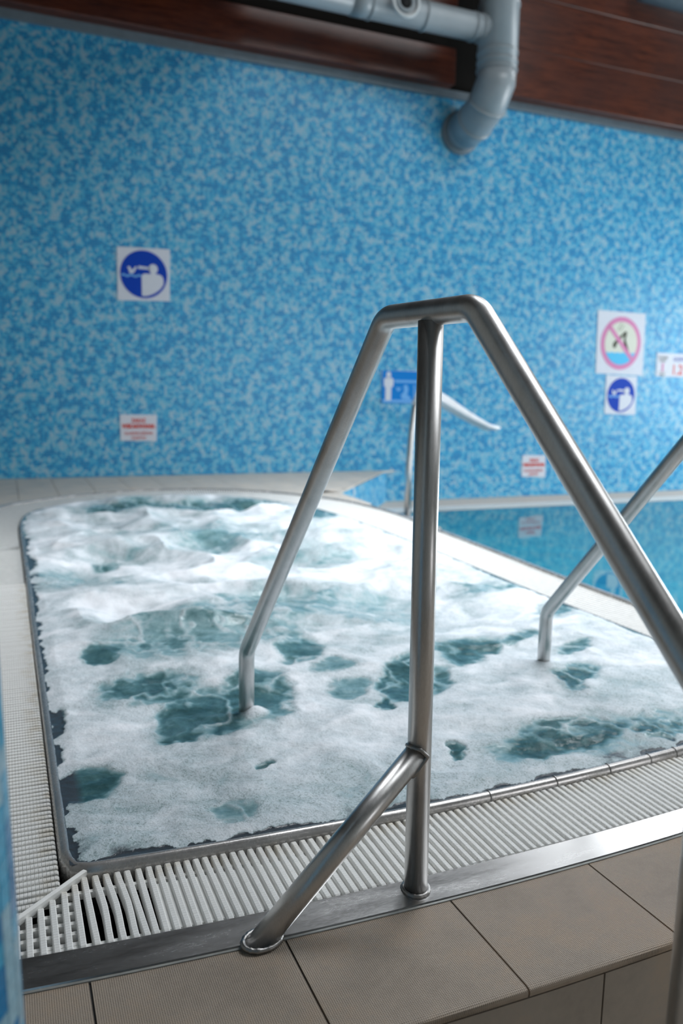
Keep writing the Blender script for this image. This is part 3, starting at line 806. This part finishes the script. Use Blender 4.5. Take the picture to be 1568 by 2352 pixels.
bm = bmesh.new()
pts = [(q, y_tile_in(q) - 0.004) for q in np.linspace(-0.6, 3.75, 46)][::-1] + [(q, y_tile_out(q) + 0.014) for q in np.linspace(-0.6, 3.75, 46)]
poly(bm, pts, -0.499, -0.0125); st_ = bm_obj('raised_step', bm, M['joint']); tag(st_, kind='structure')
TW = 0.3457
for k in range(-2, 10):
    xa = 0.0975 + k * TW + 0.002; xb = xa + TW - 0.004
    bm = bmesh.new(); n = 8
    rows = []
    # cross section: bullnose at the outer edge
    for q in np.linspace(xa, xb, n):
        yo, yi_ = y_tile_out(q), y_tile_in(q) - 0.007
        sec = [(yi_, -0.0125), (yi_, -0.0095), (yo + 0.010, -0.0055), (yo + 0.0045, -0.0065), (yo + 0.001, -0.0085), (yo, -0.013), (yo + 0.001, -0.020), (yo + 0.012, -0.020), (yo + 0.014, -0.0125)]
        rows.append([bm.verts.new((q, y_, z_)) for y_, z_ in sec])
    for r0, r1 in zip(rows[:-1], rows[1:]):
        for j in range(9): bm.faces.new((r0[j], r0[(j + 1) % 9], r1[(j + 1) % 9], r1[j]))
    bm.faces.new(rows[0]); bm.faces.new(rows[-1][::-1]); bmesh.ops.recalc_face_normals(bm, faces=bm.faces)
    bm_obj('tile', bm, M['tile'], st_)
for k in range(-2, 10):
    xa = 0.956 + (k - 2) * TW + 0.002; xb = xa + TW - 0.004
    for z1, z0 in ((-0.027, -0.26), (-0.264, -0.499)):
        bm = bmesh.new()
        pts = [(q, y_tile_out(q) + 0.0135) for q in np.linspace(xa, xb, 5)][::-1] + [(q, y_tile_out(q) + 0.005) for q in np.linspace(xa, xb, 5)]
        poly(bm, pts, z0, z1); bm_obj('tile', bm, M['tile_plain'], st_)

# ------------------------------------------------------------------ handrails
RR = 0.0238


def handrail(loc, rz, label):
    """local frame: +Y towards the water, origin on the curb"""
    t = empty('handrail', loc, rz); tag(t, label, 'handrail')
    pts = [(0, 0.966, -0.35), (0, 0.966, 0.205), (0, 0.180, 1.146), (0, -0.118, 1.142), (0, -0.640, 0.625), (0, -0.640, -0.50)]
    fp = fillet(pts, [0.07, 0.055, 0.06, 0.09], 10)
    tube('bent_rail', fp, RR, M['steel'], t, 40)
    pt = [(0.0, 0, -0.002), (-0.006, 0.008, 1.128)]
    tube('post', pt, RR, M['steel'], t, 40)
    # brace leans along the curb, towards -X
    A = Vector((-0.343, -0.008, -0.006)); B = Vector((-0.004, 0.0, 0.297)); 
    tube('brace', [A + (A - B).normalized() * 0.035, B], RR * 0.98, M['steel'], t, 40)
    # weld of brace on post
    ax = (A - B).normalized(); e1 = ax.cross(Vector((0, 1, 0))).normalized(); e2 = ax.cross(e1).normalized()
    path = []
    for k in range(72):
        th = 2 * math.pi * k / 72; off = (e1 * math.cos(th) + e2 * math.sin(th)) * RR * 0.995
        # march along axis to leave post
        s_ = 0.0
        while s_ < 0.2:
            p_ = B + off + ax * s_
            if math.hypot(p_.x + 0.0015, p_.y - 0.002) > RR * 1.01: break
            s_ += 0.0005
        path.append(p_)
    sm = [(path[k - 1] + path[k] * 2 + path[(k + 1) % 72]) / 4 for k in range(72)]
    bead('weld_seam', sm, 0.0042, M['weld'], t, seed=2, jit=0.12)
    # welds on the curb (its top falls gently towards the step)
    zc = lambda y_: -0.00325 + 0.093 * (y_ + 0.007) + 0.0012
    p1 = [Vector((RR * 1.07 * math.cos(a_), RR * 1.07 * math.sin(a_), zc(RR * math.sin(a_)))) for a_ in np.linspace(0, 2 * math.pi, 48, endpoint=False)]
    bead('weld_seam', p1, 0.0055, M['weld'], t, seed=5, jit=0.15)
    p2 = []
    for a_ in np.linspace(0, 2 * math.pi, 60, endpoint=False):
        off = (e1 * math.cos(a_) + e2 * math.sin(a_)) * RR; q_ = A + off; s_ = (zc(q_.y) - q_.z) / ax.z; q_ = q_ + ax * s_
        p2.append(q_ + off * 0.06)
    bead('weld_seam', p2, 0.0055, M['weld'], t, seed=8, jit=0.15)
    # thin blend ring where post meets the top bar
    return t


RZ = math.atan2(0.084, 0.9965)
handrail((0.737, 1.327, 0.0), RZ, 'steel handrail in the foreground with its post and brace welded to the near curb')
handrail((1.893, 1.392, 0.0), RZ, 'steel handrail at the right edge, only its far leg reaching down into the foam')
# ------------------------------------------------------------------ water spout behind the spa
sp_ = empty('water_spout', (4.13, 7.94, ZL)); tag(sp_, 'pale steel water spout with slim pole and down-slanting flat nozzle behind the foreground post', 'water spout')
tube('pole', [(0.0, 0, 0), (0.0, 0, 0.55), (0.02, 0, 0.95), (0.05, 0, 1.22), (0.12, 0, 1.36)], 0.036, M['steel'], sp_, 20)
pth = [Vector((0.05, 0, 1.24)), Vector((0.12, 0, 1.37)), Vector((0.24, 0, 1.38)), Vector((0.42, 0, 1.29)), Vector((0.72, 0, 1.13)), Vector((0.98, 0, 1.01)), Vector((1.10, 0, 1.00))]
scl = [(0.55, 1.0), (0.9, 1.4), (1.2, 1.6), (1.5, 1.6), (1.9, 1.3), (2.4, 1.0), (2.7, 0.6)]
bm = sweep(pth, [(0.045 * math.cos(a_), 0.045 * math.sin(a_)) for a_ in np.linspace(0, 2 * math.pi, 20, endpoint=False)], scales=scl, up=(0, 0, 1))
bm_obj('nozzle', bm, M['nozzle'], sp_, smooth=True)
tube('base_flange', [(0, 0, -0.012), (0, 0, 0.012)], 0.09, M['steel'], sp_, 24)

# ------------------------------------------------------------------ signs on the mosaic wall
YW = 9.18


def flat(name, pts, mat, parent, d0, th=0.002):
    bm = bmesh.new()
    a_ = [bm.verts.new((p[0], -d0 - th, p[1])) for p in pts]; c_ = [bm.verts.new((p[0], -d0, p[1])) for p in pts]
    bm.faces.new(a_); bm.faces.new(c_[::-1]); n = len(pts)
    for i in range(n): bm.faces.new((a_[i], a_[(i + 1) % n], c_[(i + 1) % n], c_[i]))
    bmesh.ops.recalc_face_normals(bm, faces=bm.faces); return bm_obj(name, bm, mat, parent)


def ell(cx_, cz, rx, rz, n=48, a0=0, a1=2 * math.pi):
    return [(cx_ + rx * math.cos(a0 + (a1 - a0) * k / n), cz + rz * math.sin(a0 + (a1 - a0) * k / n)) for k in range(n)]


def rect(x0, z0, x1, z1): return [(x0, z0), (x1, z0), (x1, z1), (x0, z1)]


def text(s_, x, z, size, mat, parent, d0, align='CENTER', sx=1.0, bold=0.0):
    cu_ = bpy.data.curves.new('t', 'FONT'); cu_.body = s_; cu_.size = size; cu_.align_x = align; cu_.extrude = 0.001; cu_.offset = bold
    o_ = bpy.data.objects.new('t', cu_); COL.objects.link(o_)
    dg = bpy.context.evaluated_depsgraph_get(); me_ = bpy.data.meshes.new_from_object(o_.evaluated_get(dg))
    bpy.data.objects.remove(o_); me_.name = 'lettering'
    me_.transform(Matrix.Translation((x, -d0, z)) @ Matrix.Rotation(math.pi / 2, 4, 'X') @ Matrix.Diagonal((sx, 1, 1, 1)))
    me_.materials.clear(); me_.materials.append(mat); return link('lettering', me_, mat, parent)


def sign(name, corners, label):
    c = np.array(corners); cx_, cz = c[:, 0].mean(), c[:, 1].mean()
    t = empty(name, (cx_, YW, cz)); tag(t, label, 'sign')
    flat('panel', [(p[0] - cx_, p[1] - cz) for p in corners][::-1], M['sign_white'], t, 0.001, 0.006)
    return t


def supervise(t, W, H):
    """white lifeguard figure watching a swimmer on a blue disc; W,H half sizes"""
    L_ = 0.0075; r = 0.45
    flat('disc', ell(0, 0, r * W * 2, r * H * 2), M['sign_blue'], t, L_)
    S = lambda pts: [(p[0] * 2 * W, p[1] * 2 * H) for p in pts]
    body = [(-0.045, -0.405), (-0.045, -0.03), (-0.02, 0.0), (0.02, 0.015), (0.29, 0.015), (0.345, -0.01), (0.375, -0.07), (0.375, -0.16), (0.345, -0.215), (0.29, -0.28), (0.20, -0.345), (0.10, -0.39), (0.02, -0.41)]
    flat('figure', S(body), M['sign_white'], t, L_ + 0.0022)
    flat('figure_head', S(ell(0.18, 0.115, 0.088, 0.088, 24)), M['sign_white'], t, L_ + 0.0022)
    flat('neck', S(rect(0.13, 0.0, 0.23, 0.06)), M['sign_white'], t, L_ + 0.0021)
    flat('pointing_arm', S([(-0.11, 0.10), (-0.10, 0.155), (0.12, 0.135), (0.12, 0.095)]), M['sign_white'], t, L_ + 0.0022)
    sw_ = [(-0.30, 0.03), (-0.27, 0.04), (-0.315, 0.12), (-0.27, 0.135), (-0.22, 0.06), (-0.16, 0.14), (-0.125, 0.13), (-0.19, 0.02), (-0.24, 0.0)]
    flat('swimmer', S(sw_), M['sign_white'], t, L_ + 0.0022)
    wv_ = [(-0.43 + 0.38 * k / 12, -0.02 + 0.014 * math.sin(k * 1.3)) for k in range(13)]
    flat('wave', S(wv_ + [(p[0], p[1] - 0.035) for p in wv_[::-1]]), M['sign_line'], t, L_ + 0.0022)


s1 = sign('information_sign', [(1.187, 1.907), (1.745, 1.928), (1.755, 2.481), (1.190, 2.466)], 'large square white sign with blue supervision disc, alone on the left of the wall')
supervise(s1, 0.28, 0.28)
s2 = sign('information_sign', [(7.856, 0.736), (8.409, 0.721), (8.398, 1.265), (7.845, 1.275)], 'smaller white sign with blue supervision disc, right beneath the no diving sign')
supervise(s2, 0.272, 0.268)
s3 = sign('prohibition_sign', [(7.656, 1.296), (8.492, 1.281), (8.470, 2.146), (7.626, 2.155)], 'white no diving sign with faded pink ring, cream field and cyan water')
W, H = 0.418, 0.43
S3 = lambda pts: [(p[0] * 2 * W, p[1] * 2 * H) for p in pts]
flat('ring', S3(ell(0, 0.0, 0.425, 0.425)), M['sign_pink'], s3, 0.0075)
flat('cream_field', S3(ell(0, 0.0, 0.345, 0.345)), M['sign_cream'], s3, 0.0097)
an = [math.asin(-0.155 / 0.345) + 0, math.pi - math.asin(-0.155 / 0.345)]
seg = [(0.345 * math.cos(a_), 0.345 * math.sin(a_)) for a_ in np.linspace(math.pi + 0.466, 2 * math.pi - 0.466, 24)]
ripple = [(0.308 - 0.616 * k / 20, -0.150 + 0.010 * math.sin(k * 1.7)) for k in range(1, 20)]
flat('water_print', S3(seg + ripple), M['sign_cyan'], s3, 0.0112, 0.001)
flat('diver', S3([(-0.17, 0.0), (-0.12, -0.045), (-0.02, 0.06), (0.055, 0.13), (0.05, 0.07), (0.06, 0.0), (0.10, -0.06), (0.19, -0.15), (0.165, -0.165), (0.08, -0.085), (0.09, 0.06), (0.115, 0.18), (0.075, 0.20), (0.0, 0.14)]), M['sign_black'], s3, 0.0112, 0.001)
flat('diver_head', S3(ell(-0.135, -0.035, 0.04, 0.045, 20)), M['sign_black'], s3, 0.0113, 0.0012)
flat('motion_mark', S3([(-0.10, 0.21), (-0.075, 0.20), (0.0, 0.33), (-0.02, 0.335)]), M['sign_grey'], s3, 0.0112, 0.001)
flat('motion_mark', S3([(-0.05, 0.20), (-0.03, 0.19), (0.05, 0.29), (0.03, 0.30)]), M['sign_grey'], s3, 0.0112, 0.001)
c_, s__ = math.cos(math.radians(-45)), math.sin(math.radians(-45))
bar = [(x * c_ - z * s__, x * s__ + z * c_) for x, z in rect(-0.37, -0.036, 0.37, 0.036)]
flat('bar', S3(bar), M['sign_pink'], s3, 0.0128, 0.001)


def red_text(t, W, k=1.0):
    for s_, z, sz, b_, sx in (('ZAKAZ', 0.060, 0.062, 0.002, 0.80), ('WSKAKIWANIA', -0.005, 0.066, 0.003, 0.80), ('DLA BEZPIECZEŃSTWA', -0.078, 0.050, 0.0, 0.62), ('KLIENTOW', -0.128, 0.046, 0.0, 0.70)):
        text(s_, 0, z * k, sz * k, M['sign_red'], t, 0.0085, sx=sx * W, bold=b_)


s4 = sign('text_sign', [(1.187, 0.396), (1.580, 0.388), (1.587, 0.681), (1.183, 0.683)], 'small white sign with red lettering, low on the wall at the left')
red_text(s4, 0.95)
s5 = sign('text_sign', [(6.511, -0.128), (6.900, -0.146), (6.889, 0.158), (6.507, 0.165)], 'small white sign with red lettering, low on the wall above the main pool')
red_text(s5, 0.95)
s6 = sign('depth_sign', [(8.742, 1.281), (9.52, 1.274), (9.50, 1.610), (8.733, 1.615)], 'white water depth sign cut off by the right edge of the frame')
text('GŁĘBOKOŚĆ', -0.08, 0.06, 0.085, M['sign_navy'], s6, 0.0085, 'LEFT', 0.8)
text('1.2 m', -0.10, -0.13, 0.20, M['sign_red'], s6, 0.0085, 'LEFT', 0.9, 0.003)
text('POZIOM', -0.27, 0.085, 0.050, M['sign_black'], s6, 0.0085, 'CENTER', 0.9)
text('WODY', -0.27, 0.042, 0.042, M['sign_black'], s6, 0.0085, 'CENTER', 0.9)
text('DNO', -0.27, -0.155, 0.045, M['sign_black'], s6, 0.0085, 'CENTER', 0.9)
flat('pink_gauge', rect(-0.285, -0.10, -0.255, 0.025), M['sign_pink'], s6, 0.0085)
flat('rule_line', rect(-0.35, -0.105, -0.19, -0.098), M['sign_grey'], s6, 0.0085)

s7 = sign('information_sign', [(4.365, 0.848), (5.02, 0.835), (5.00, 1.262), (4.352, 1.245)], 'blue sign with white standing figure beside a pool edge, behind the foreground post')
flat('blue_field', rect(-0.325, -0.205, 0.322, 0.200), M['sign_sky'], s7, 0.0075)
man = [(-0.275, -0.17), (-0.275, 0.0), (-0.295, 0.0), (-0.30, 0.09), (-0.27, 0.115), (-0.235, 0.12), (-0.20, 0.115), (-0.165, 0.09), (-0.17, 0.0), (-0.195, 0.0), (-0.195, -0.17)]
flat('figure', man, M['sign_white'], s7, 0.0098)
flat('figure_head', ell(-0.235, 0.148, 0.032, 0.038, 20), M['sign_white'], s7, 0.0098)
flat('water_line', rect(-0.15, 0.055, 0.30, 0.085), M['sign_line'], s7, 0.0098)
flat('ground_line', rect(-0.315, -0.195, 0.31, -0.160), M['sign_line'], s7, 0.0097)
flat('kneeling_figure', [(-0.04, -0.15), (-0.06, -0.10), (-0.015, -0.06), (-0.02, 0.02), (0.02, 0.03), (0.045, -0.02), (0.03, -0.10), (0.08, -0.13), (0.08, -0.155)], M['sign_line'], s7, 0.0098)
flat('swimmer', [(-0.13, 0.0), (-0.11, -0.05), (-0.08, -0.05), (-0.05, 0.0), (-0.08, -0.015), (-0.10, -0.01)], M['sign_line'], s7, 0.0098)
flat('arrow', [(0.12, -0.15), (0.12, 0.03), (0.14, 0.03), (0.14, -0.15)], M['sign_line'], s7, 0.0098)
text('120', 0.21, -0.08, 0.10, M['sign_line'], s7, 0.0098)

# ------------------------------------------------------------------ mosaic pillar at the left edge
RC = 0.150; PC = Vector((-RC - 0.004, 0.80, -0.50))
pl = empty('pillar', PC); tag(pl, 'pillar clad in blue glass mosaic, out of focus at the left edge of the frame', 'pillar')
LEAN = -0.022
def lean(v): return Vector((v.x + LEAN * (v.z - 0.85), v.y, v.z))
bm = sweep([lean(Vector((0, 0, z_))) for z_ in np.linspace(0, 6.8, 20)], circ(RC - 0.004, 48)); bm_obj('core', bm, M['grout'], pl, smooth=True)
TT = 0.0245; NA = int(round(2 * math.pi * RC / TT)); bmr = {k: bmesh.new() for k in ('tile_deep', 'tile_mid', 'tile_pale')}


def tquad(bm, a_, z_, dl):
    hw = (TT - 0.0018) / 2 / RC; hz = (TT - 0.0018) / 2
    def P_(aa, zz, r): return lean(Vector((r * math.cos(aa), r * math.sin(aa), zz)))
    ro_, ri2 = RC, RC - 0.004
    o_ = [P_(a_ - hw, z_ - hz, ro_), P_(a_ + hw, z_ - hz, ro_), P_(a_ + hw, z_ + hz, ro_), P_(a_ - hw, z_ + hz, ro_)]
    i_ = [P_(a_ - hw, z_ - hz, ri2), P_(a_ + hw, z_ - hz, ri2), P_(a_ + hw, z_ + hz, ri2), P_(a_ - hw, z_ + hz, ri2)]
    vo = [bm.verts.new(p_ - dl) for p_ in o_]; vi = [bm.verts.new(p_ - dl) for p_ in i_]
    bm.faces.new(vo)
    for j in range(4): bm.faces.new((vi[j], vi[(j + 1) % 4], vo[(j + 1) % 4], vo[j]))


from mathutils import noise as mn
for zi in range(10, 72):
    for ai in range(NA):
        a_ = 2 * math.pi * ai / NA; z_ = zi * TT
        ns = mn.noise(Vector((a_ * RC * 22, z_ * 13, 3.3))) + rnd.uniform(-0.12, 0.12)
        mt = 'tile_deep' if ns < -0.12 else ('tile_mid' if ns < 0.05 else 'tile_pale')
        # the side facing the camera and the pool
        da = (a_ + math.pi / 5 + math.pi) % (2 * math.pi) - math.pi
        if abs(da) < 0.62 and 28 <= zi <= 58:
            c0 = lean(Vector((RC * math.cos(a_), RC * math.sin(a_), z_)))
            bm = bmesh.new(); tquad(bm, a_, z_, c0); bm_obj('mosaic_tile', bm, M[mt], pl, loc=c0)
        else: tquad(bmr[mt], a_, z_, Vector((0, 0, 0)))
for k, bm in bmr.items():
    o = bm_obj('mosaic_tile', bm, M[k], pl); tag(o, kind='stuff')
